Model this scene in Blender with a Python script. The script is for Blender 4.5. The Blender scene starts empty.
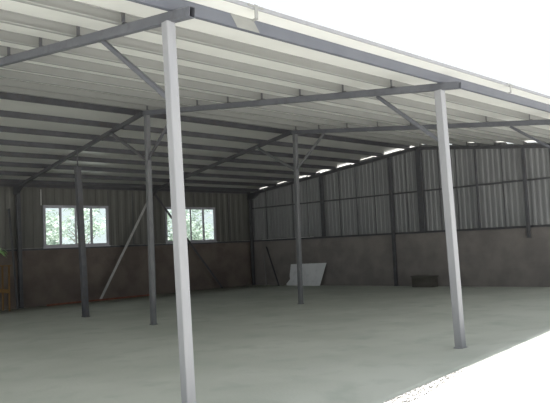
import bpy, bmesh, math, random
from mathutils import Vector, Matrix
random.seed(7)
scene = bpy.context.scene
COL = scene.collection

# ------------------------------------------------------------------ materials
def nt(name):
    m = bpy.data.materials.new(name); m.use_nodes = True
    n = m.node_tree; n.nodes.clear()
    out = n.nodes.new('ShaderNodeOutputMaterial')
    b = n.nodes.new('ShaderNodeBsdfPrincipled')
    n.links.new(b.outputs[0], out.inputs[0])
    return m, n, b

def mat(name, c1, c2=None, rough=0.6, metal=0.0, scale=3.0, detail=6, stretch=(1, 1, 1), bump=0.0,
        c3=None, scale2=12.0, lo=0.35, hi=0.65, lo2=0.5, hi2=0.7, spec=0.3, bscale=None):
    m, n, b = nt(name)
    N, L = n.nodes, n.links
    b.inputs['Roughness'].default_value = rough
    b.inputs['Metallic'].default_value = metal
    b.inputs['Specular IOR Level'].default_value = spec
    tc = N.new('ShaderNodeTexCoord')
    mp = N.new('ShaderNodeMapping'); mp.inputs['Scale'].default_value = stretch
    L.new(tc.outputs['Object'], mp.inputs[0])
    no = N.new('ShaderNodeTexNoise'); no.inputs['Scale'].default_value = scale; no.inputs['Detail'].default_value = detail
    L.new(mp.outputs[0], no.inputs['Vector'])
    r = N.new('ShaderNodeValToRGB')
    r.color_ramp.elements[0].position = lo; r.color_ramp.elements[1].position = hi
    r.color_ramp.elements[0].color = (*c1, 1); r.color_ramp.elements[1].color = (*(c2 or c1), 1)
    L.new(no.outputs['Fac'], r.inputs[0])
    last = r.outputs[0]
    if c3:
        n2 = N.new('ShaderNodeTexNoise'); n2.inputs['Scale'].default_value = scale2; n2.inputs['Detail'].default_value = 8
        L.new(mp.outputs[0], n2.inputs['Vector'])
        r2 = N.new('ShaderNodeValToRGB'); r2.color_ramp.elements[0].position = lo2; r2.color_ramp.elements[1].position = hi2
        L.new(n2.outputs['Fac'], r2.inputs[0])
        mx = N.new('ShaderNodeMix'); mx.data_type = 'RGBA'
        L.new(r2.outputs[0], mx.inputs['Factor']); L.new(last, mx.inputs['A']); mx.inputs['B'].default_value = (*c3, 1)
        last = mx.outputs['Result']
    L.new(last, b.inputs['Base Color'])
    if bump:
        bn = N.new('ShaderNodeTexNoise'); bn.inputs['Scale'].default_value = bscale or scale * 6; bn.inputs['Detail'].default_value = 6
        L.new(tc.outputs['Object'], bn.inputs['Vector'])
        bp = N.new('ShaderNodeBump'); bp.inputs['Strength'].default_value = bump; bp.inputs['Distance'].default_value = 0.02
        L.new(bn.outputs['Fac'], bp.inputs['Height']); L.new(bp.outputs[0], b.inputs['Normal'])
    return m

M = {}
M['concrete'] = mat('floor_concrete', (.43, .452, .41), (.49, .51, .468), rough=.85, scale=.55, detail=8, stretch=(1, 1, 1),
                    c3=(.395, .425, .385), scale2=1.6, lo2=.52, hi2=.72, bump=.25, bscale=25, lo=.38, hi=.62)
M['yard'] = mat('yard_dust', (.64, .635, .62), (.72, .715, .70), rough=.95, scale=2, bump=.3)
M['gravel'] = mat('edge_gravel', (.04, .04, .038), (.6, .59, .57), rough=.95, scale=42, detail=5, lo=.48, hi=.56)
M['column'] = mat('column_paint', (.235, .24, .255), (.26, .265, .275), rough=.45, scale=5, stretch=(1, 1, .25), c3=(.22, .225, .235), scale2=9, lo2=.55, hi2=.75, spec=.5)
M['beam'] = mat('beam_primer', (.085, .09, .105), (.105, .11, .125), rough=.5, scale=3, c3=(.078, .08, .092), scale2=10, spec=.5)
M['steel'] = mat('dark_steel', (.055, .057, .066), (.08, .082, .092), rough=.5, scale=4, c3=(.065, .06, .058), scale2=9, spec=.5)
M['brace_pale'] = mat('pale_angle_steel', (.38, .38, .38), (.50, .50, .49), rough=.45, scale=4, spec=.5)
M['pole'] = mat('pole_steel', (.10, .103, .11), (.13, .133, .14), rough=.5, scale=4, spec=.5)
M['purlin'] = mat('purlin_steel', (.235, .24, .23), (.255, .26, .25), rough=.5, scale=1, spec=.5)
M['fascia'] = mat('edge_purlin_paint', (.09, .097, .12), (.10, .108, .13), rough=.5, scale=3, spec=.5)
M['patch'] = mat('bare_patch', (.19, .195, .19), (.215, .22, .21), rough=.6, scale=4)
M['sheet'] = mat('roof_sheet', (.68, .685, .655), (.72, .725, .695), rough=.4, scale=.8, spec=.5, c3=(.66, .665, .635), scale2=1.5)
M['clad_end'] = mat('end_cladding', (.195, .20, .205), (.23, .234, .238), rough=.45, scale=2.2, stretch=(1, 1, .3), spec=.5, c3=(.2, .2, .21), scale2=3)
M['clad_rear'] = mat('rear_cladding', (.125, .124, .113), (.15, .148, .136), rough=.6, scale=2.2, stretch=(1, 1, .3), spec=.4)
M['flash'] = mat('pale_flashing', (.6, .6, .6), (.7, .7, .7), rough=.4)
M['window'] = mat('window_frame_white', (.40, .40, .45), (.46, .46, .51), rough=.35, spec=.5)
M['board'] = mat('board_white', (.70, .71, .73), (.78, .79, .82), rough=.5, scale=2, c3=(.64, .65, .67), scale2=4)
M['crate'] = mat('dark_crate_wood', (.075, .07, .06), (.10, .095, .085), rough=.8, scale=6, stretch=(1, .2, 1))
M['rust'] = mat('rusty_bar', (.16, .06, .04), (.28, .12, .08), rough=.9, scale=8)
M['wood'] = mat('yellow_wood', (.17, .095, .035), (.22, .13, .05), rough=.7, scale=8, stretch=(1, 1, .2))
M['pot'] = mat('pot_clay', (.16, .09, .06), (.2, .12, .08), rough=.8)
M['leafin'] = mat('plant_leaf', (.22, .42, .14), (.38, .6, .28), rough=.5)
M['stem'] = mat('plant_stem', (.16, .2, .08), (.2, .26, .1), rough=.7)
M['trunk'] = mat('tree_bark', (.18, .15, .12), (.26, .22, .18), rough=.9, scale=8, stretch=(1, 1, .2))

def masonry(name, ca, cb, cm, c3):
    m, n, b = nt(name); N, L = n.nodes, n.links
    b.inputs['Roughness'].default_value = .95; b.inputs['Specular IOR Level'].default_value = .1
    tc = N.new('ShaderNodeTexCoord')
    sep = N.new('ShaderNodeSeparateXYZ'); L.new(tc.outputs['Object'], sep.inputs[0])
    ad = N.new('ShaderNodeMath'); ad.operation = 'ADD'; L.new(sep.outputs[0], ad.inputs[0]); L.new(sep.outputs[1], ad.inputs[1])
    cb_ = N.new('ShaderNodeCombineXYZ'); L.new(ad.outputs[0], cb_.inputs[0]); L.new(sep.outputs[2], cb_.inputs[1])
    br = N.new('ShaderNodeTexBrick'); L.new(cb_.outputs[0], br.inputs['Vector'])
    br.inputs['Scale'].default_value = 1.0; br.inputs['Brick Width'].default_value = .4; br.inputs['Row Height'].default_value = .19
    br.inputs['Mortar Size'].default_value = .008; br.inputs['Color1'].default_value = (*ca, 1); br.inputs['Color2'].default_value = (*cb, 1)
    br.inputs['Mortar'].default_value = (*cm, 1); br.inputs['Mortar Smooth'].default_value = .6
    no = N.new('ShaderNodeTexNoise'); no.inputs['Scale'].default_value = 1.3; no.inputs['Detail'].default_value = 8
    L.new(tc.outputs['Object'], no.inputs['Vector'])
    r = N.new('ShaderNodeValToRGB'); r.color_ramp.elements[0].position = .4; r.color_ramp.elements[1].position = .62
    L.new(no.outputs['Fac'], r.inputs[0])
    mx = N.new('ShaderNodeMix'); mx.data_type = 'RGBA'; mx.inputs['B'].default_value = (*c3, 1)
    L.new(r.outputs[0], mx.inputs['Factor']); L.new(br.outputs['Color'], mx.inputs['A'])
    L.new(mx.outputs['Result'], b.inputs['Base Color'])
    bp = N.new('ShaderNodeBump'); bp.inputs['Strength'].default_value = .4; bp.inputs['Distance'].default_value = .02
    n2 = N.new('ShaderNodeTexNoise'); n2.inputs['Scale'].default_value = 14; L.new(tc.outputs['Object'], n2.inputs['Vector'])
    L.new(n2.outputs['Fac'], bp.inputs['Height']); L.new(bp.outputs[0], b.inputs['Normal'])
    return m
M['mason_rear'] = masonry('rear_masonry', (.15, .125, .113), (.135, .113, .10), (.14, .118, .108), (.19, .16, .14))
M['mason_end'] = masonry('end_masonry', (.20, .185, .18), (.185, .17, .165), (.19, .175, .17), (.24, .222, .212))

def glass(name):
    m = bpy.data.materials.new(name); m.use_nodes = True; n = m.node_tree; n.nodes.clear(); N, L = n.nodes, n.links
    o = N.new('ShaderNodeOutputMaterial'); mx = N.new('ShaderNodeMixShader'); t = N.new('ShaderNodeBsdfTransparent')
    t.inputs[0].default_value = (.93, .98, .97, 1); g = N.new('ShaderNodeBsdfGlossy'); g.inputs['Roughness'].default_value = .05
    fr = N.new('ShaderNodeFresnel'); fr.inputs[0].default_value = 1.45
    L.new(fr.outputs[0], mx.inputs[0]); L.new(t.outputs[0], mx.inputs[1]); L.new(g.outputs[0], mx.inputs[2]); L.new(mx.outputs[0], o.inputs[0])
    return m
M['glass'] = glass('window_glass')

def leafmat(name, c1, c2):
    m, n, b = nt(name); N, L = n.nodes, n.links
    tc = N.new('ShaderNodeTexCoord'); no = N.new('ShaderNodeTexNoise'); no.inputs['Scale'].default_value = 1.8
    L.new(tc.outputs['Object'], no.inputs[0]); r = N.new('ShaderNodeValToRGB')
    r.color_ramp.elements[0].position = .35; r.color_ramp.elements[1].position = .65
    r.color_ramp.elements[0].color = (*c1, 1); r.color_ramp.elements[1].color = (*c2, 1)
    L.new(no.outputs['Fac'], r.inputs[0]); L.new(r.outputs[0], b.inputs['Base Color']); b.inputs['Roughness'].default_value = .45
    tr = N.new('ShaderNodeBsdfTranslucent'); L.new(r.outputs[0], tr.inputs[0])
    mx = N.new('ShaderNodeMixShader'); mx.inputs[0].default_value = .45
    out = [x for x in N if x.type == 'OUTPUT_MATERIAL'][0]
    L.new(b.outputs[0], mx.inputs[1]); L.new(tr.outputs[0], mx.inputs[2]); L.new(mx.outputs[0], out.inputs[0])
    return m
M['leafout'] = leafmat('tree_leaves', (.26, .33, .28), (.46, .53, .44))

# ------------------------------------------------------------------ helpers
def obj(name, bm, m, parent=None, smooth=False):
    bmesh.ops.recalc_face_normals(bm, faces=bm.faces[:])
    me = bpy.data.meshes.new(name); bm.to_mesh(me); bm.free()
    me.materials.append(m)
    if smooth:
        for p in me.polygons: p.use_smooth = True
    o = bpy.data.objects.new(name, me); COL.objects.link(o)
    if parent:
        o.parent = parent; o.matrix_parent_inverse = Matrix.Translation(-parent.location)
    return o

def tag(o, label, cat, group=None):
    o['label'] = label; o['category'] = cat
    if group: o['group'] = group
    return o

def struct(o):
    o['kind'] = 'structure'; return o

def empty(name, loc, label=None, cat=None, group=None):
    o = bpy.data.objects.new(name, None); COL.objects.link(o); o.location = loc; o.empty_display_size = .1
    if label: tag(o, label, cat, group)
    return o

def box(bm, x0, x1, y0, y1, z0, z1):
    v = [bm.verts.new((x, y, z)) for z in (z0, z1) for y in (y0, y1) for x in (x0, x1)]
    for f in ((0, 1, 3, 2), (4, 6, 7, 5), (0, 4, 5, 1), (2, 3, 7, 6), (0, 2, 6, 4), (1, 5, 7, 3)):
        bm.faces.new([v[i] for i in f])

def frame_of(a, b, up):
    d = (b - a).normalized(); s = d.cross(up).normalized(); u = s.cross(d).normalized()
    return d, s, u

def sweep(bm, a, b, prof, up=Vector((0, 0, 1)), hollow=None):
    """solid (or hollow, open-ended) extrusion of a 2-D profile (side, up) from a to b"""
    a = Vector(a); b = Vector(b); d, s, u = frame_of(a, b, Vector(up))
    def ring(p, pr): return [bm.verts.new(p + s * q[0] + u * q[1]) for q in pr]
    A, B = ring(a, prof), ring(b, prof); n = len(prof)
    for i in range(n): bm.faces.new((A[i], A[(i + 1) % n], B[(i + 1) % n], B[i]))
    if hollow:
        A2, B2 = ring(a, hollow), ring(b, hollow)
        for i in range(n):
            j = (i + 1) % n
            bm.faces.new((A2[j], A2[i], B2[i], B2[j]))
            bm.faces.new((A[j], A[i], A2[i], A2[j])); bm.faces.new((B[i], B[j], B2[j], B2[i]))
    else:
        bm.faces.new(A[::-1]); bm.faces.new(B)

def rrect(w, h, c=.008):
    w /= 2; h /= 2
    return [(-w + c, -h), (w - c, -h), (w, -h + c), (w, h - c), (w - c, h), (-w + c, h), (-w, h - c), (-w, -h + c)]

def tube(bm, a, b, w, h, up=(0, 0, 1), t=.006):
    sweep(bm, a, b, rrect(w, h), up, rrect(w - 2 * t, h - 2 * t, .004))

def angle_bar(bm, a, b, w=.06, t=.007, up=(0, 0, 1)):
    pr = [(-w / 2, -w / 2), (w / 2, -w / 2), (w / 2, -w / 2 + t), (-w / 2 + t, -w / 2 + t), (-w / 2 + t, w / 2), (-w / 2, w / 2)]
    sweep(bm, a, b, pr, up)

def cylinder(bm, a, b, r0, r1, n=10):
    a = Vector(a); b = Vector(b); d = (b - a).normalized()
    up = Vector((0, 0, 1)) if abs(d.z) < .9 else Vector((1, 0, 0))
    s = d.cross(up).normalized(); u = s.cross(d)
    A = [bm.verts.new(a + (s * math.cos(k * 2 * math.pi / n) + u * math.sin(k * 2 * math.pi / n)) * r0) for k in range(n)]
    B = [bm.verts.new(b + (s * math.cos(k * 2 * math.pi / n) + u * math.sin(k * 2 * math.pi / n)) * r1) for k in range(n)]
    for i in range(n): bm.faces.new((A[i], A[(i + 1) % n], B[(i + 1) % n], B[i]))
    bm.faces.new(A[::-1]); bm.faces.new(B)

# ------------------------------------------------------------------ layout (metres)
XB = [0.0, 5.0, 10.15, 16.38]          # the four steel frames
RIDGE, REAR = 8.0, 17.44
SX_R, SX_W = [-.18, -.27, -.30, 0], [.5, .38, .75, 0]    # the frames stand a little askew
FB0, FSL = 3.935, .125                 # underside of the front rafters
RB0, RSL = 4.935, -.0985               # underside of the rear rafters
BH = .115                              # rafter depth
PH = .14                               # purlin depth
def front_z(y): return FB0 + FSL * y
def rear_z(y): return RB0 + RSL * (y - RIDGE)
def under(y): return front_z(y) if y < RIDGE else rear_z(y)
def purl_b(y): return under(y) + BH
def sheet_z(y): return purl_b(y) + PH
XL, XR = -5.6, 16.52
SHADE_Y = -.86
def gz(x, y):
    if y >= .25: return -.0075 * y
    h = max(-.06, min(.24, .051 * (x - 3.0)))
    t = min(1, (.25 - y) / 1.11); t = t * t * (3 - 2 * t)
    return -.0075 * max(0, y) + h * t

# ------------------------------------------------------------------ ground
def grid(x0, x1, nx, y0, y1, ny, zf, thick=None):
    bm = bmesh.new(); V = []
    for j in range(ny + 1):
        V.append([bm.verts.new((x0 + (x1 - x0) * i / nx, y0 + (y1 - y0) * j / ny, zf(x0 + (x1 - x0) * i / nx, y0 + (y1 - y0) * j / ny))) for i in range(nx + 1)])
    for j in range(ny):
        for i in range(nx): bm.faces.new((V[j][i], V[j][i + 1], V[j + 1][i + 1], V[j + 1][i]))
    return bm
bm = bmesh.new()
xs = [-17 + 1.0 * i for i in range(14)] + [-3 + .5 * i for i in range(41)]; ys = [SHADE_Y, -.7, -.5, -.3, -.1, .1, .25, .5, 1.2, 2, 5, 8, 12, 15, REAR + .3]
V = [[bm.verts.new((x, y, gz(x, y))) for x in xs] for y in ys]
for j in range(len(ys) - 1):
    for i in range(len(xs) - 1): bm.faces.new((V[j][i], V[j][i + 1], V[j + 1][i + 1], V[j + 1][i]))
# slab thickness
ret = bmesh.ops.extrude_face_region(bm, geom=bm.faces[:])
for v in [g for g in ret['geom'] if isinstance(g, bmesh.types.BMVert)]: v.co.z -= .35
floor = struct(obj('floor', bm, M['concrete']))
for p in floor.data.polygons: p.use_smooth = abs(p.normal.z) > .9 and p.center.z > -.28

# yard: a dusty apron that meets the slab edge, everywhere else a wide plain
def yz(x, y):
    return gz(x, SHADE_Y) - .004 if y <= SHADE_Y + 1e-6 and -9 <= x <= 17.01 else -.06
bm = bmesh.new()
xs2 = [-60, -30, -15, -17.01] + xs + [17.01, 22, 35, 70]
ys2 = [-60, -30, -12, -6, -3, -1.6, SHADE_Y]
V = [[bm.verts.new((x, y, gz(x, SHADE_Y) - .003 if -17.1 < x < 17.1 else (gz(-17, SHADE_Y) if x < 0 else gz(17, SHADE_Y)))) for x in xs2] for y in ys2]
for j in range(len(ys2) - 1):
    for i in range(len(xs2) - 1): bm.faces.new((V[j][i], V[j][i + 1], V[j + 1][i + 1], V[j + 1][i]))
yard = struct(obj('yard_ground', bm, M['yard']))
yard['label'] = 'sunlit dusty yard in front of the open shed'
bm = bmesh.new()
for (x0, x1, y0, y1) in ((-60, -17.0, SHADE_Y, 80), (17.0, 70, SHADE_Y, 80), (-17.0, 17.0, REAR + .3, 80)):
    z = -.16
    v = [bm.verts.new(q) for q in ((x0, y0, z), (x1, y0, z), (x1, y1, z), (x0, y1, z))]; bm.faces.new(v)
back = struct(obj('yard_ground', bm, M['yard']))
# gravel strip broken out along the slab edge
bm = bmesh.new(); top = []; bot = []
n = 40
for i in range(n + 1):
    x = 1.55 + 2.1 * i / n
    w = .27 * (1 - (i / n)) ** .7 + random.uniform(-.02, .02)
    top.append((x, SHADE_Y + .012)); bot.append((x, SHADE_Y - max(.02, w)))
A = [bm.verts.new((p[0], p[1], gz(p[0], SHADE_Y) + .006)) for p in top]
B = [bm.verts.new((p[0], p[1], gz(p[0], SHADE_Y) + .006)) for p in bot]
for i in range(n): bm.faces.new((A[i], A[i + 1], B[i + 1], B[i]))
g = obj('gravel', bm, M['gravel']); tag(g, 'loose grey gravel spilled along the sunlit edge of the concrete floor', 'gravel'); g['kind'] = 'stuff'

# ------------------------------------------------------------------ roof sheets
def roof(name, y0, y1, x0, x1):
    bm = bmesh.new(); z0, z1 = sheet_z(y0), sheet_z(y1) if not (y0 < RIDGE <= y1 and y0 > 7.9) else 0
    pitch = .25; n = int((x1 - x0) / pitch)
    prof = []
    for i in range(n):
        x = x0 + i * pitch
        prof += [(x, .0), (x + .15, .0), (x + .17, .022), (x + .23, .022)]
    prof.append((x0 + n * pitch, 0))
    rows = []
    ysr = [y0 + (y1 - y0) * k / 8 for k in range(9)]
    def zz(y): return sheet_z(y)
    for y in ysr:
        rows.append(([bm.verts.new((p[0], y, zz(y) + .006 + p[1])) for p in prof], [bm.verts.new((p[0], y, zz(y))) for p in prof]))
    m = len(prof)
    for j in range(8):
        for i in range(m - 1):
            a, b = rows[j], rows[j + 1]
            bm.faces.new((a[0][i], a[0][i + 1], b[0][i + 1], b[0][i])); bm.faces.new((a[1][i], b[1][i], b[1][i + 1], a[1][i + 1]))
    for i in range(m - 1):
        for r in (rows[0], rows[-1]): bm.faces.new((r[0][i], r[0][i + 1], r[1][i + 1], r[1][i]))
    for j in range(8):
        for k in (0, -1): bm.faces.new((rows[j][0][k], rows[j + 1][0][k], rows[j + 1][1][k], rows[j][1][k]))
    return struct(obj(name, bm, M['sheet']))
cf = roof('ceiling_front', -.31, 7.995, XL, 17.05)
M['sheet_rear_shaded'] = mat('rear_roof_sheet_shaded', (.49, .495, .475), (.54, .545, .52), rough=.35, scale=.8, spec=.6)  # darker copy of the roof sheet: shade of the rear slope put into its colour
cr = roof('ceiling_rear', 8.005, 17.75, XL, 17.05); cr.data.materials[0] = M['sheet_rear_shaded']
bm = bmesh.new()
zc = sheet_z(7.99) + .035
for s in (-1, 1):
    pr = [(0, 0), (s * .28, -.035), (s * .28, -.03), (0, .006)]
A = [bm.verts.new((XL, 8 + q[0], zc + q[1])) for q in ((-.28, -.035), (0, 0), (.28, -.028), (.28, -.022), (0, .006), (-.28, -.029))]
B = [bm.verts.new((17.05, v.co.y, v.co.z)) for v in A]
for i in range(6): bm.faces.new((A[i], A[(i + 1) % 6], B[(i + 1) % 6], B[i]))
bm.faces.new(A[::-1]); bm.faces.new(B)
obj('ridge_cap', bm, M['sheet'], cf)
# grey drip edge along the front lip
bm = bmesh.new(); zl = sheet_z(-.31)
box(bm, XL, 17.05, -.325, -.312, zl - .005, zl + .04)
drip = obj('drip_edge', bm, M['column'], cf)

# ------------------------------------------------------------------ purlins
C_prof = [(0, 0), (.055, 0), (.055, .016), (.052, .016), (.052, .003), (.003, .003), (.003, PH - .003), (.052, PH - .003), (.052, PH - .016), (.055, PH - .016), (.055, PH), (0, PH)]
def purlin(y, m, label, group, lo=XL, hi=16.60, face=-1):
    bm = bmesh.new()
    z = purl_b(y) - .001
    pr = [(y + face * p[0], z + p[1]) for p in C_prof]
    # web on the far side of the flanges; follow the joints with a slight sag between frames
    st = [lo, 0, 5, 10.15, hi]
    rings = [[bm.verts.new((x, q[0], q[1])) for q in pr] for x in st]
    n = len(pr)
    for a, b in zip(rings, rings[1:]):
        for i in range(n): bm.faces.new((a[i], a[(i + 1) % n], b[(i + 1) % n], b[i]))
    bm.faces.new(rings[0][::-1]); bm.faces.new(rings[-1])
    return tag(obj('roof_purlin', bm, m), label, 'purlin', group)
ORD = ['first', 'second', 'third', 'fourth', 'fifth', 'sixth', 'seventh', 'eighth', 'ninth']
edge = purlin(0.0, M['fascia'], 'blue-grey edge purlin along the front lip of the roof, with one bare grey patch', None, face=1)
edge.name = 'edge_purlin'
bm = bmesh.new(); box(bm, .76, 1.09, -.004, -.0005, purl_b(0) + .001, purl_b(0) + PH - .001)
# slanted bare patch
for v in bm.verts: v.co.x += -.05 if v.co.z > purl_b(0) + .07 else .05
pt = obj('bare_patch', bm, M['patch'], edge); pt['label'] = 'bare light grey patch'
FY = [1, 2, 3, 4, 5, 6, 7, 7.88]
for i, y in enumerate(FY):
    lab = 'grey steel purlin under the front roof slope, %s behind the blue-grey edge purlin' % ORD[i]
    if i == 7: lab = 'grey steel purlin at the ridge, on the front roof slope'
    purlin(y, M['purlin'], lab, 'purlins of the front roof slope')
RY = [8.4 + 1.2 * k for k in range(8)]
for i, y in enumerate(RY):
    lab = 'dark grey steel purlin under the rear roof slope, %s behind the ridge' % ORD[i]
    if i == 7: lab = 'dark grey steel purlin under the rear roof slope, nearest the window wall'
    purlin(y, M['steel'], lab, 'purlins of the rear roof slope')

bm_eave = purlin(17.36, M['steel'], 'dark eave beam along the top of the window wall', None)
bm_eave.name = 'eave_beam'; bm_eave['category'] = 'beam'
# bracket clips at sheet joints above the roof edge
for bx, lab in ((.79, 'small grey roof clip on the front roof lip above the bare patch'), (6.55, 'small grey roof clip on the front roof lip right of the second front column')):
    bm = bmesh.new(); z = sheet_z(-.2)
    box(bm, bx - .022, bx + .022, -.334, -.326, z - .12, z + .03)
    box(bm, bx - .11, bx + .11, -.335, -.326, z + .0, z + .022)
    box(bm, bx - .022, bx + .022, -.334, -.27, z - .125, z - .117)
    tag(obj('roof_clip', bm, M['purlin']), lab, 'clip', 'clips on the front roof lip')

# ------------------------------------------------------------------ rafters
def rafter(i, half, m, label, y_end=None):
    if half == 'front':
        ya, yb = -.27, RIDGE - .03; xa, xb = XB[i], XB[i] + SX_R[i]
    else:
        ya, yb = RIDGE + .03, 17.36; xa, xb = XB[i] + SX_R[i], XB[i] + SX_W[i]
    fz = front_z if half == 'front' else rear_z
    x_at = lambda y: xa + (xb - xa) * (y - ya) / (yb - ya)
    root = empty('roof_rafter', (xa, ya, fz(ya)), label, 'rafter', 'sloping roof rafters of the shed frames')
    bm = bmesh.new()
    tube(bm, (xa, ya, fz(ya) + BH / 2), (xb, yb, fz(yb) + BH / 2), .075, BH - .004, t=.007)
    obj('beam', bm, m, root)
    for y in ([0.0] + FY if half == 'front' else RY):
        if half == 'front' and y == 0.0: continue
        bm = bmesh.new(); x = x_at(y); z = purl_b(y)
        box(bm, x - .022, x + .022, y - .064, y - .058, z - .004, z + PH * .92)
        box(bm, x - .022, x + .022, y - .12, y - .058, z - .004, z + .004)
        obj('cleat', bm, M['steel'], root)
    if half == 'rear':
        bm = bmesh.new(); y0 = 17.34; w = .06
        pts = [(y0, fz(y0) + .0), (y0 - .75, fz(y0 - .75)), (y0 - .35, fz(y0) - .13), (y0, fz(y0) - .16)]
        A = [bm.verts.new((x_at(p[0]) - w, p[0], p[1])) for p in pts]; B = [bm.verts.new((x_at(p[0]) + w, p[0], p[1])) for p in pts]
        bm.faces.new(A); bm.faces.new(B[::-1])
        for k in range(4): bm.faces.new((A[k], A[(k + 1) % 4], B[(k + 1) % 4], B[k]))
        obj('haunch', bm, m, root)
    return root
where = ['over the nearest front column at the left', 'over the second front column', 'over the front column beyond the right edge', 'along the top of the corrugated end wall']
for i in range(4):
    rafter(i, 'front', M['beam'] if i < 2 else (M['beam'] if i == 2 else M['steel']), 'grey box-steel rafter of the front roof slope, ' + where[i])
wr = ['far left of the sheds frames', 'rising to the left pole of the ridge line', 'rising to the right pole of the ridge line', 'along the top of the corrugated end wall']
for i in (1, 2, 3):
    rafter(i, 'rear', M['steel'], 'dark rafter of the rear roof slope, ' + wr[i])

# ------------------------------------------------------------------ columns
def column(x, y, zt, w, m, label, x_top=None, y_top=None, group=None, knees=(), knee_m=None, base=True, knee_w=.05, collar=False, name='steel_column'):
    zb = gz(x, y)
    xt = x if x_top is None else x_top; yt = y if y_top is None else y_top
    root = empty(name, (x, y, zb), label, 'column', group)
    bm = bmesh.new(); tube(bm, (x, y, zb), (xt, yt, zt), w, w, up=(0, 1, 0), t=.005)
    obj('shaft', bm, m, root)
    if base:
        bm = bmesh.new(); s = w * .5 + .012; box(bm, x - s, x + s, y - s, y + s, zb, zb + .02)
        obj('base_plate', bm, m, root)
    for (a, b) in knees:
        bm = bmesh.new(); tube(bm, a, b, knee_w * .8, knee_w, t=.005)
        obj('knee_brace', bm, knee_m or m, root)
    return root
G1 = 'front columns of the shed'
column(0, 0, front_z(.09), .105, M['column'], 'tall pale grey square column nearest the camera, left of centre', group=G1, x_top=-.035, y_top=.085,
       knees=[((0, .12, 3.16), (-.02, 1.40, 4.105))], knee_m=M['beam'], knee_w=.055)
column(5.0, 0, front_z(.09), .125, M['column'], 'pale grey square column at right, standing short of the sunlit ground', group=G1, y_top=.085,
       knees=[((5.0, .12, 3.16), (4.98, 1.25, 4.085))], knee_m=M['beam'], knee_w=.06)
column(10.15, 0, FB0, .112, M['column'], 'front column at the right edge, only its slanting grey knee brace showing', group=G1,
       knees=[((10.15, .05, 3.16), (10.12, 1.40, 4.105))], knee_m=M['beam'], knee_w=.06)
G2 = 'ridge columns inside the shed'
column(4.75, 7.86, front_z(7.86), .115, M['pole'], 'dark grey pole with V braces just left of the nearest column', x_top=4.74, group=G2,
       knees=[((4.73, 7.9, 3.84), (4.75, 9.6, rear_z(9.6))), ((4.73, 7.84, 3.84), (4.77, 6.75, front_z(6.75)))], knee_m=M['steel'], knee_w=.07)
column(9.76, 7.86, front_z(7.86), .115, M['pole'], 'dark grey pole with V braces before the white board', x_top=9.85, group=G2,
       knees=[((9.82, 7.9, 3.86), (9.87, 9.6, rear_z(9.6))), ((9.82, 7.84, 3.86), (9.90, 6.75, front_z(6.75)))], knee_m=M['pole'], knee_w=.07)
# the shorter dark pole in front of the left window
pr = column(4.97, 11.58, 4.12, .15, M['steel'], 'dark square pole standing in front of the left window', name='steel_pole', x_top=4.83)
bm = bmesh.new(); tube(bm, (4.83, 11.58, 4.12), (4.83, 11.58, rear_z(11.58)), .03, .03, up=(0, 1, 0)); obj('pole_stub', bm, M['steel'], pr)

# rear-wall and corner columns
G3 = 'columns along the walls'
column(5.52, 17.30, rear_z(17.3), .13, M['steel'], 'dark column against the rear wall left of the left window', x_top=5.47, group=G3, base=False)
column(10.98, 17.30, rear_z(17.3), .12, M['steel'], 'dark column against the rear wall between the two windows, at the apex of the pale braces', group=G3, base=False)
column(16.38, 17.22, rear_z(17.2), .12, M['steel'], 'dark column in the far corner between window wall and corrugated end wall', group=G3, base=False)
EX = 16.38
def endcol(y, w, zt, zb, m, label):
    root = empty('wall_post', (EX, y, zb), label, 'post', 'steel posts of the end wall')
    bm = bmesh.new(); tube(bm, (EX + .04, y, zb), (EX + .04, y, zt), .1, w, up=(0, 1, 0)); obj('shaft', bm, m, root)
    bm = bmesh.new(); box(bm, EX - .016, EX + .10, y - w * .7, y + w * .7, zb, zb + .012); obj('foot_plate', bm, m, root)
    return root
endcol(9.24, .12, rear_z(9.24), gz(0, 9.24), M['steel'], 'dark floor-to-roof post on the end wall, just left of its peak')
endcol(7.93, .24, front_z(7.93), 1.93, M['steel'], 'broad dark post under the peak of the end wall')
endcol(12.75, .16, rear_z(12.75), 1.93, M['steel'], 'dark post on the end wall between the white board and the peak')
endcol(4.0, .10, front_z(4.0), 1.55, M['steel'], 'thin dark post at the right of the end wall, its foot below the sill')
endcol(5.68, .05, front_z(5.68), 1.90, M['steel'], 'slim dark post on the end wall, next right of the second front column')
endcol(0.0, .112, front_z(0), 0, M['column'], 'front corner post of the end wall, beyond the right edge')

# ------------------------------------------------------------------ walls
def corr(bm, axis, fixed, u0, u1, z0, zt, pitch, depth, t=.004, ragged=None):
    """trapezoid cladding in a vertical plane; zt = function of u giving its top"""
    u = u0; pts = []
    k = 0
    while u < u1 - 1e-4:
        for du, d in ((0, 0), (.35, 0), (.5, depth), (.85, depth)):
            if u + du * pitch < u1: pts.append((u + du * pitch, d))
        u += pitch
    pts.append((u1, 0))
    def P(uu, d, z): return (uu, fixed + d, z) if axis == 'x' else (fixed + d, uu, z)
    F = [[bm.verts.new(P(a, d, z0)) for a, d in pts], [bm.verts.new(P(a, d, zt(a))) for a, d in pts]]
    Bk = [[bm.verts.new(P(a, d + t, z0)) for a, d in pts], [bm.verts.new(P(a, d + t, zt(a))) for a, d in pts]]
    for i in range(len(pts) - 1):
        bm.faces.new((F[0][i], F[0][i + 1], F[1][i + 1], F[1][i])); bm.faces.new((Bk[0][i], Bk[1][i], Bk[1][i + 1], Bk[0][i + 1]))
        bm.faces.new((F[1][i], F[1][i + 1], Bk[1][i + 1], Bk[1][i])); bm.faces.new((F[0][i], Bk[0][i], Bk[0][i + 1], F[0][i + 1]))
    for i in (0, len(pts) - 1): bm.faces.new((F[0][i], F[1][i], Bk[1][i], Bk[0][i]))

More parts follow.
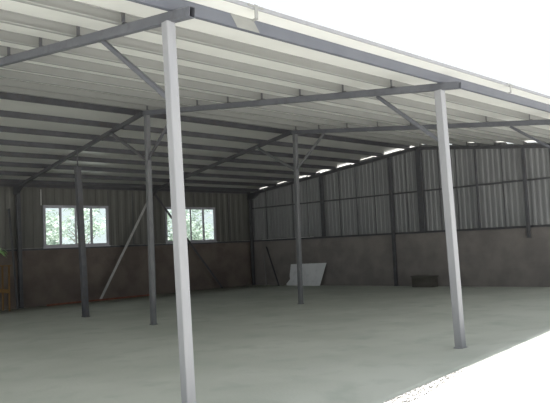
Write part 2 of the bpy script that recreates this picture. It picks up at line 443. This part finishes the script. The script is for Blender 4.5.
W1 = (6.45, 9.08, 1.95, 3.50); W2 = (11.76, 14.44, 1.95, 3.49)
WY = 17.44
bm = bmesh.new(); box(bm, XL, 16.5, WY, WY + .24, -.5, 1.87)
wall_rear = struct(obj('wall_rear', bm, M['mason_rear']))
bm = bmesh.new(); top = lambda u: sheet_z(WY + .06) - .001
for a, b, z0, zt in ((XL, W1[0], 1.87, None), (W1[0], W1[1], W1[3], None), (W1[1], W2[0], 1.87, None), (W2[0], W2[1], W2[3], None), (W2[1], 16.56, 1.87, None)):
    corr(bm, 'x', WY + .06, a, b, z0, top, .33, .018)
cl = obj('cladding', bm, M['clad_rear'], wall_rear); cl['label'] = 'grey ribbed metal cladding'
bm = bmesh.new()
for x in (6.39,): box(bm, x - .012, x + .012, WY + .045, WY + .058, 3.5, 4.08)
obj('joint_strip', bm, M['flash'], wall_rear)
bm = bmesh.new()
for x in (9.1, 10.2, 13.3, 15.3, 4.2): box(bm, x - .015, x + .015, WY + .045, WY + .058, 3.5 if x in (9.1, 13.3) else 1.93, 4.08)
obj('joint_strip', bm, M['steel'], wall_rear)

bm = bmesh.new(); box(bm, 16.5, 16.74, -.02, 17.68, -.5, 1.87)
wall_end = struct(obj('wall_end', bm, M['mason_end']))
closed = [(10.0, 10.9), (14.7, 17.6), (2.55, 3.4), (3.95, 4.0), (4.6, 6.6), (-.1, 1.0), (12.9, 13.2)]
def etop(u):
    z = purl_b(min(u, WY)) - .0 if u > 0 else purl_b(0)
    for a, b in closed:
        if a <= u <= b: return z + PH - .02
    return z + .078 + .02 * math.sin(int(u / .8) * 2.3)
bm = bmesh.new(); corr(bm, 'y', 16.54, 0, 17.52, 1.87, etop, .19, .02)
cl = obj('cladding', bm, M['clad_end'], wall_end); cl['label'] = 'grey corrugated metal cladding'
# darker lap seams between the sheets
bm = bmesh.new()
for y in (2.4, 3.2, 4.8, 6.5, 7.2, 8.6, 10.1, 11.0, 11.9, 13.7, 14.6, 16.3):
    box(bm, 16.525, 16.545, y - .013, y + .013, 1.88, purl_b(y) - .02)
obj('lap_seam', bm, M['steel'], wall_end)

# sill rails and mid girt
bm = bmesh.new(); sweep(bm, (XL, WY - .02, 1.905), (16.45, WY - .02, 1.905), [(-.05, -.035), (.05, -.035), (.05, -.028), (-.043, -.028), (-.043, .035), (-.05, .035)])
t1 = struct(obj('trim_1', bm, M['steel']))
bm = bmesh.new(); box(bm, XL, 16.45, WY - .03, WY + .04, 1.942, 1.947)
obj('ledge', bm, M['flash'], t1)
bm = bmesh.new(); sweep(bm, (16.48, 17.4, 1.905), (16.48, 0, 1.905), [(-.05, -.035), (.05, -.035), (.05, -.028), (-.043, -.028), (-.043, .035), (-.05, .035)])
t2 = struct(obj('trim_2', bm, M['steel']))
bm = bmesh.new(); box(bm, 16.44, 16.50, 13.4, 16.6, 1.942, 1.955); obj('ledge', bm, M['flash'], t2)
bm = bmesh.new(); sweep(bm, (16.50, 17.38, 3.43), (16.50, .06, 3.40), rrect(.04, .06, .006))
tag(obj('wall_girt', bm, M['steel']), 'dark horizontal rail halfway up the corrugated end wall', 'rail')

# ------------------------------------------------------------------ windows
def window(name, w, mull):
    x0, x1, z0, z1 = w
    root = empty(name, ((x0 + x1) / 2, WY + .05, z0)); struct(root)
    bm = bmesh.new(); f = .06; ya, yb = WY + .0, WY + .10
    box(bm, x0, x1, ya, yb, z0, z0 + f); box(bm, x0, x1, ya, yb, z1 - f, z1)
    box(bm, x0, x0 + f, ya, yb, z0 + f, z1 - f); box(bm, x1 - f, x1, ya, yb, z0 + f, z1 - f)
    box(bm, x0 - .03, x1 + .03, ya - .025, ya + .01, z0 - .03, z0 + .02)
    obj('window_frame', bm, M['window'], root)
    edges = [x0 + f] + list(mull) + [x1 - f]
    for k in range(len(edges) - 1):
        a, b = edges[k], edges[k + 1]; dy = .02 if k % 2 else .045
        bm = bmesh.new(); s = .042; y0, y1 = WY + dy, WY + dy + .03
        box(bm, a - .02, a + s, y0, y1, z0 + f, z1 - f); box(bm, b - s, b + .02, y0, y1, z0 + f, z1 - f)
        box(bm, a + s, b - s, y0, y1, z0 + f, z0 + f + s); box(bm, a + s, b - s, y0, y1, z1 - f - s, z1 - f)
        sash = obj('sash', bm, M['window'], root)
        bm = bmesh.new(); box(bm, a + s, b - s, y0 + .012, y0 + .017, z0 + f + s, z1 - f - s)
        obj('pane', bm, M['glass'], sash)
window('window_1', W1, (7.11, 7.72, 8.36))
window('window_2', W2, (12.42, 13.08, 13.77))

# ------------------------------------------------------------------ inverted-V braces at the rear wall
G4 = 'braces of the rear wall'
for (xb, xt, lab, m) in ((8.45, 10.90, 'pale slanting brace running down left between the two windows', M['brace_pale']),
                      (14.45, 11.06, 'dark slanting brace running down right under the second window', M['steel'])):
    bm = bmesh.new(); angle_bar(bm, (xb, 17.18, -.13), (xt, 17.20, 3.98), w=.095, t=.01, up=(0, 1, 0))
    root = tag(obj('diagonal_brace', bm, m), lab, 'brace', G4)

# ------------------------------------------------------------------ small things
bm = bmesh.new()
pts = [(12.66, .90), (14.72, .86), (14.70, .40), (14.64, .22), (14.82, .02), (14.78, -.05), (12.86, -.05)]
zb = -.105
def bp(y, z, off): # leaning plane
    t = (z + .05) / .95; return (16.12 + .26 * t + off, y, zb + (z + .05) * 1.0)
A = [bm.verts.new(bp(y, z, 0)) for y, z in pts]; B = [bm.verts.new(bp(y, z, .018)) for y, z in pts]
bm.faces.new(A); bm.faces.new(B[::-1])
for i in range(len(pts)): bm.faces.new((A[i], A[(i + 1) % len(pts)], B[(i + 1) % len(pts)], B[i]))
tag(obj('white_board', bm, M['board']), 'large off-white board with a torn corner leaning on the end wall', 'board')

root = empty('wooden_crate', (16.2, 7.9, gz(0, 8)), 'low dark box on the floor against the end wall, left of the second front column', 'box')
z0 = gz(0, 8)
bm = bmesh.new(); box(bm, 15.95, 16.36, 7.40, 8.22, z0, z0 + .36); obj('body', bm, M['crate'], root)
bm = bmesh.new(); box(bm, 15.93, 16.38, 7.37, 8.25, z0 + .36, z0 + .40); obj('lid', bm, M['crate'], root)

bm = bmesh.new(); sweep(bm, (6.35, 17.08, gz(0, 17) + .03), (10.9, 17.06, gz(0, 17) + .03), [(-.03, -.03), (.03, -.03), (.03, -.02), (-.02, -.02), (-.02, .03), (-.03, .03)])
tag(obj('rusty_angle_bar', bm, M['rust']), 'long rusty red-brown bar lying at the foot of the rear wall', 'bar')

G5 = 'poles leaning in the far corner'
for a, b, m, lab in (((16.0, 15.95, -.12), (16.43, 16.5, 1.25), M['purlin'], 'thin pale pole leaning on the end wall near the far corner'),
                ((15.95, 15.1, -.11), (16.43, 16.3, 1.60), M['steel'], 'thicker dark pole leaning on the end wall near the far corner')):
    bm = bmesh.new(); cylinder(bm, a, b, .02 if m is M['purlin'] else .035, .018 if m is M['purlin'] else .03)
    tag(obj('leaning_pole', bm, m, smooth=False), lab, 'pole', G5)
bm = bmesh.new(); tube(bm, (5.30, 17.055, gz(0, 17)), (5.18, 17.38, 3.35), .06, .06, up=(0, 1, 0))
tag(obj('leaning_pole', bm, M['steel']), 'dark pole leaning on the rear wall at the far left, beside the wall column', 'pole')

# wooden stand with potted plant at the left edge
z0 = gz(0, 16.7)
root = empty('wooden_stand', (4.45, 16.7, z0), 'tall yellow-brown wooden stand at the left edge carrying a leafy plant', 'stand')
for x in (4.06, 4.80):
    for y in (16.5, 17.055):
        bm = bmesh.new(); sweep(bm, (x, y, z0), (x, y, z0 + 1.5), rrect(.05, .05, .006), up=(0, 1, 0)); obj('leg', bm, M['wood'], root)
for y in (16.5, 17.055):
    bm = bmesh.new(); sweep(bm, (4.08, y, z0 + .78), (4.79, y, z0 + .66), rrect(.035, .13, .006)); obj('rail', bm, M['wood'], root)
bm = bmesh.new(); box(bm, 4.0, 4.86, 16.44, 17.01, z0 + 1.5, z0 + 1.53); obj('top_board', bm, M['wood'], root)
zt = z0 + 1.53
root = empty('potted_plant', (4.42, 16.72, zt), 'leafy light green plant in a pot on the wooden stand at the left edge', 'plant')
bm = bmesh.new(); cylinder(bm, (4.42, 16.72, zt), (4.42, 16.72, zt + .2), .11, .16, 20); cylinder(bm, (4.42, 16.72, zt + .18), (4.42, 16.72, zt + .23), .175, .175, 20)
obj('pot', bm, M['pot'], root)
def leaf(bm, base, d, L, w, droop):
    d = Vector(d).normalized(); s = d.cross(Vector((0, 0, 1))).normalized(); p = Vector(base); prev = None
    for k in range(7):
        t = k / 6; q = p + d * L * t + Vector((0, 0, -droop * t * t)); ww = w * math.sin(math.pi * (.08 + .9 * t)) ** .8
        row = [bm.verts.new(q - s * ww + Vector((0, 0, .25 * ww))), bm.verts.new(q), bm.verts.new(q + s * ww + Vector((0, 0, .25 * ww)))]
        if prev:
            for j in range(2): bm.faces.new((prev[j], prev[j + 1], row[j + 1], row[j]))
        prev = row
bmS = bmesh.new(); bmL = bmesh.new()
for k in range(16):
    a = k * 2.4; rr = .03; h = .2 + .28 * random.random()
    b0 = Vector((4.42 + .05 * math.cos(a), 16.72 + .05 * math.sin(a), zt + .2)); b1 = b0 + Vector((.08 * math.cos(a), .08 * math.sin(a), h))
    cylinder(bmS, b0, b1, .007, .005, 6); leaf(bmL, b1, (math.cos(a), math.sin(a), .25), .30, .055, .22)
leaf(bmL, (4.5, 16.7, zt + .42), (1, -.1, .2), .32, .06, .26)
obj('stems', bmS, M['stem'], root); obj('leaves', bmL, M['leafin'], root)

# ------------------------------------------------------------------ trees behind the rear wall
def tree(x, y, h, r, label, seed, n=1500):
    rnd = random.Random(seed); z0 = -.16
    root = empty('leafy_tree', (x, y, z0), label, 'tree', 'trees outside behind the rear wall')
    bm = bmesh.new(); cylinder(bm, (x, y, z0), (x + .1, y, h * .55), .11, .06, 9)
    for k in range(7):
        a = rnd.uniform(0, 6.28); zz = h * rnd.uniform(.25, .55)
        cylinder(bm, (x + .05, y, zz), (x + math.cos(a) * r * .7, y + math.sin(a) * r * .7, zz + r * .6), .04, .015, 6)
    obj('trunk', bm, M['trunk'], root)
    bm = bmesh.new(); cl = [(rnd.gauss(0, .45) * r, rnd.gauss(0, .4) * r, rnd.uniform(.18, 1) * h) for _ in range(26)]
    for k in range(n):
        c = rnd.choice(cl); p = Vector((x + c[0] + rnd.gauss(0, .22) * r, y + c[1] + rnd.gauss(0, .22) * r, c[2] + rnd.gauss(0, .22) * r))
        if p.y < WY + .8 or p.z < .1: continue
        d = Vector((rnd.gauss(0, 1), rnd.gauss(0, 1), rnd.gauss(0, .5))).normalized(); u = d.orthogonal().normalized(); L = rnd.uniform(.07, .13)
        a = bm.verts.new(p - d * L); b = bm.verts.new(p + u * L * .42); c2 = bm.verts.new(p + d * L); e = bm.verts.new(p - u * L * .42)
        bm.faces.new((a, b, c2, e))
    me = bpy.data.meshes.new('foliage'); bm.to_mesh(me); bm.free(); me.materials.append(M['leafout'])
    o = bpy.data.objects.new('foliage', me); COL.objects.link(o); o.parent = root; o.matrix_parent_inverse = Matrix.Translation(-root.location)
tl = [(8.0, 20.4, 3.3, .95, 'pale green tree seen through the left panes of the left window'),
      (11.3, 24.2, 4.4, 1.2, 'pale green tree seen through the right panes of the left window'),
      (14.3, 20.4, 3.6, .95, 'grey-green tree seen through the left panes of the right window'),
      (18.0, 24.2, 4.4, 1.2, 'grey-green tree seen through the right panes of the right window')]
for k, a in enumerate(tl): tree(*a, seed=31 + k, n=3000)

# ------------------------------------------------------------------ light
w = bpy.data.worlds.new('sky'); scene.world = w; w.use_nodes = True
bg = w.node_tree.nodes['Background']; bg.inputs[0].default_value = (.93, .97, 1.0, 1); bg.inputs[1].default_value = 1.08
sun = bpy.data.lights.new('sun', 'SUN'); sun.energy = 15.5; sun.angle = math.radians(.6); sun.color = (1, .97, .92)
so = bpy.data.objects.new('sun', sun); COL.objects.link(so)
so.rotation_euler = Vector((-.42, -.125, -1)).to_track_quat('-Z', 'Y').to_euler(); so.location = (8, 4, 20)

# ------------------------------------------------------------------ camera (solved from the photo's perspective)
F = Vector((0.695472, 0.71535059, 0.06776603)); R = Vector((0.71839249, -0.69421192, -0.04452011)); U = Vector((-0.01519649, -0.0796451, 0.99670744))
cam = bpy.data.cameras.new('camera'); co = bpy.data.objects.new('camera', cam); COL.objects.link(co)
cam.sensor_width = 36; cam.lens = 639.77 / 550 * 36; cam.clip_end = 300; cam.clip_start = .05
m = Matrix((R, U, -F)).transposed().to_4x4(); m.translation = Vector((-3.6985, -5.1023, 1.6775)); co.matrix_world = m
scene.camera = co
scene.view_settings.view_transform = 'Standard'; scene.view_settings.look = 'None'
scene.view_settings.gamma = 1; scene.view_settings.use_curve_mapping = False
scene.view_settings.exposure = 0.0
scene.cycles.max_bounces = 16; scene.cycles.diffuse_bounces = 10
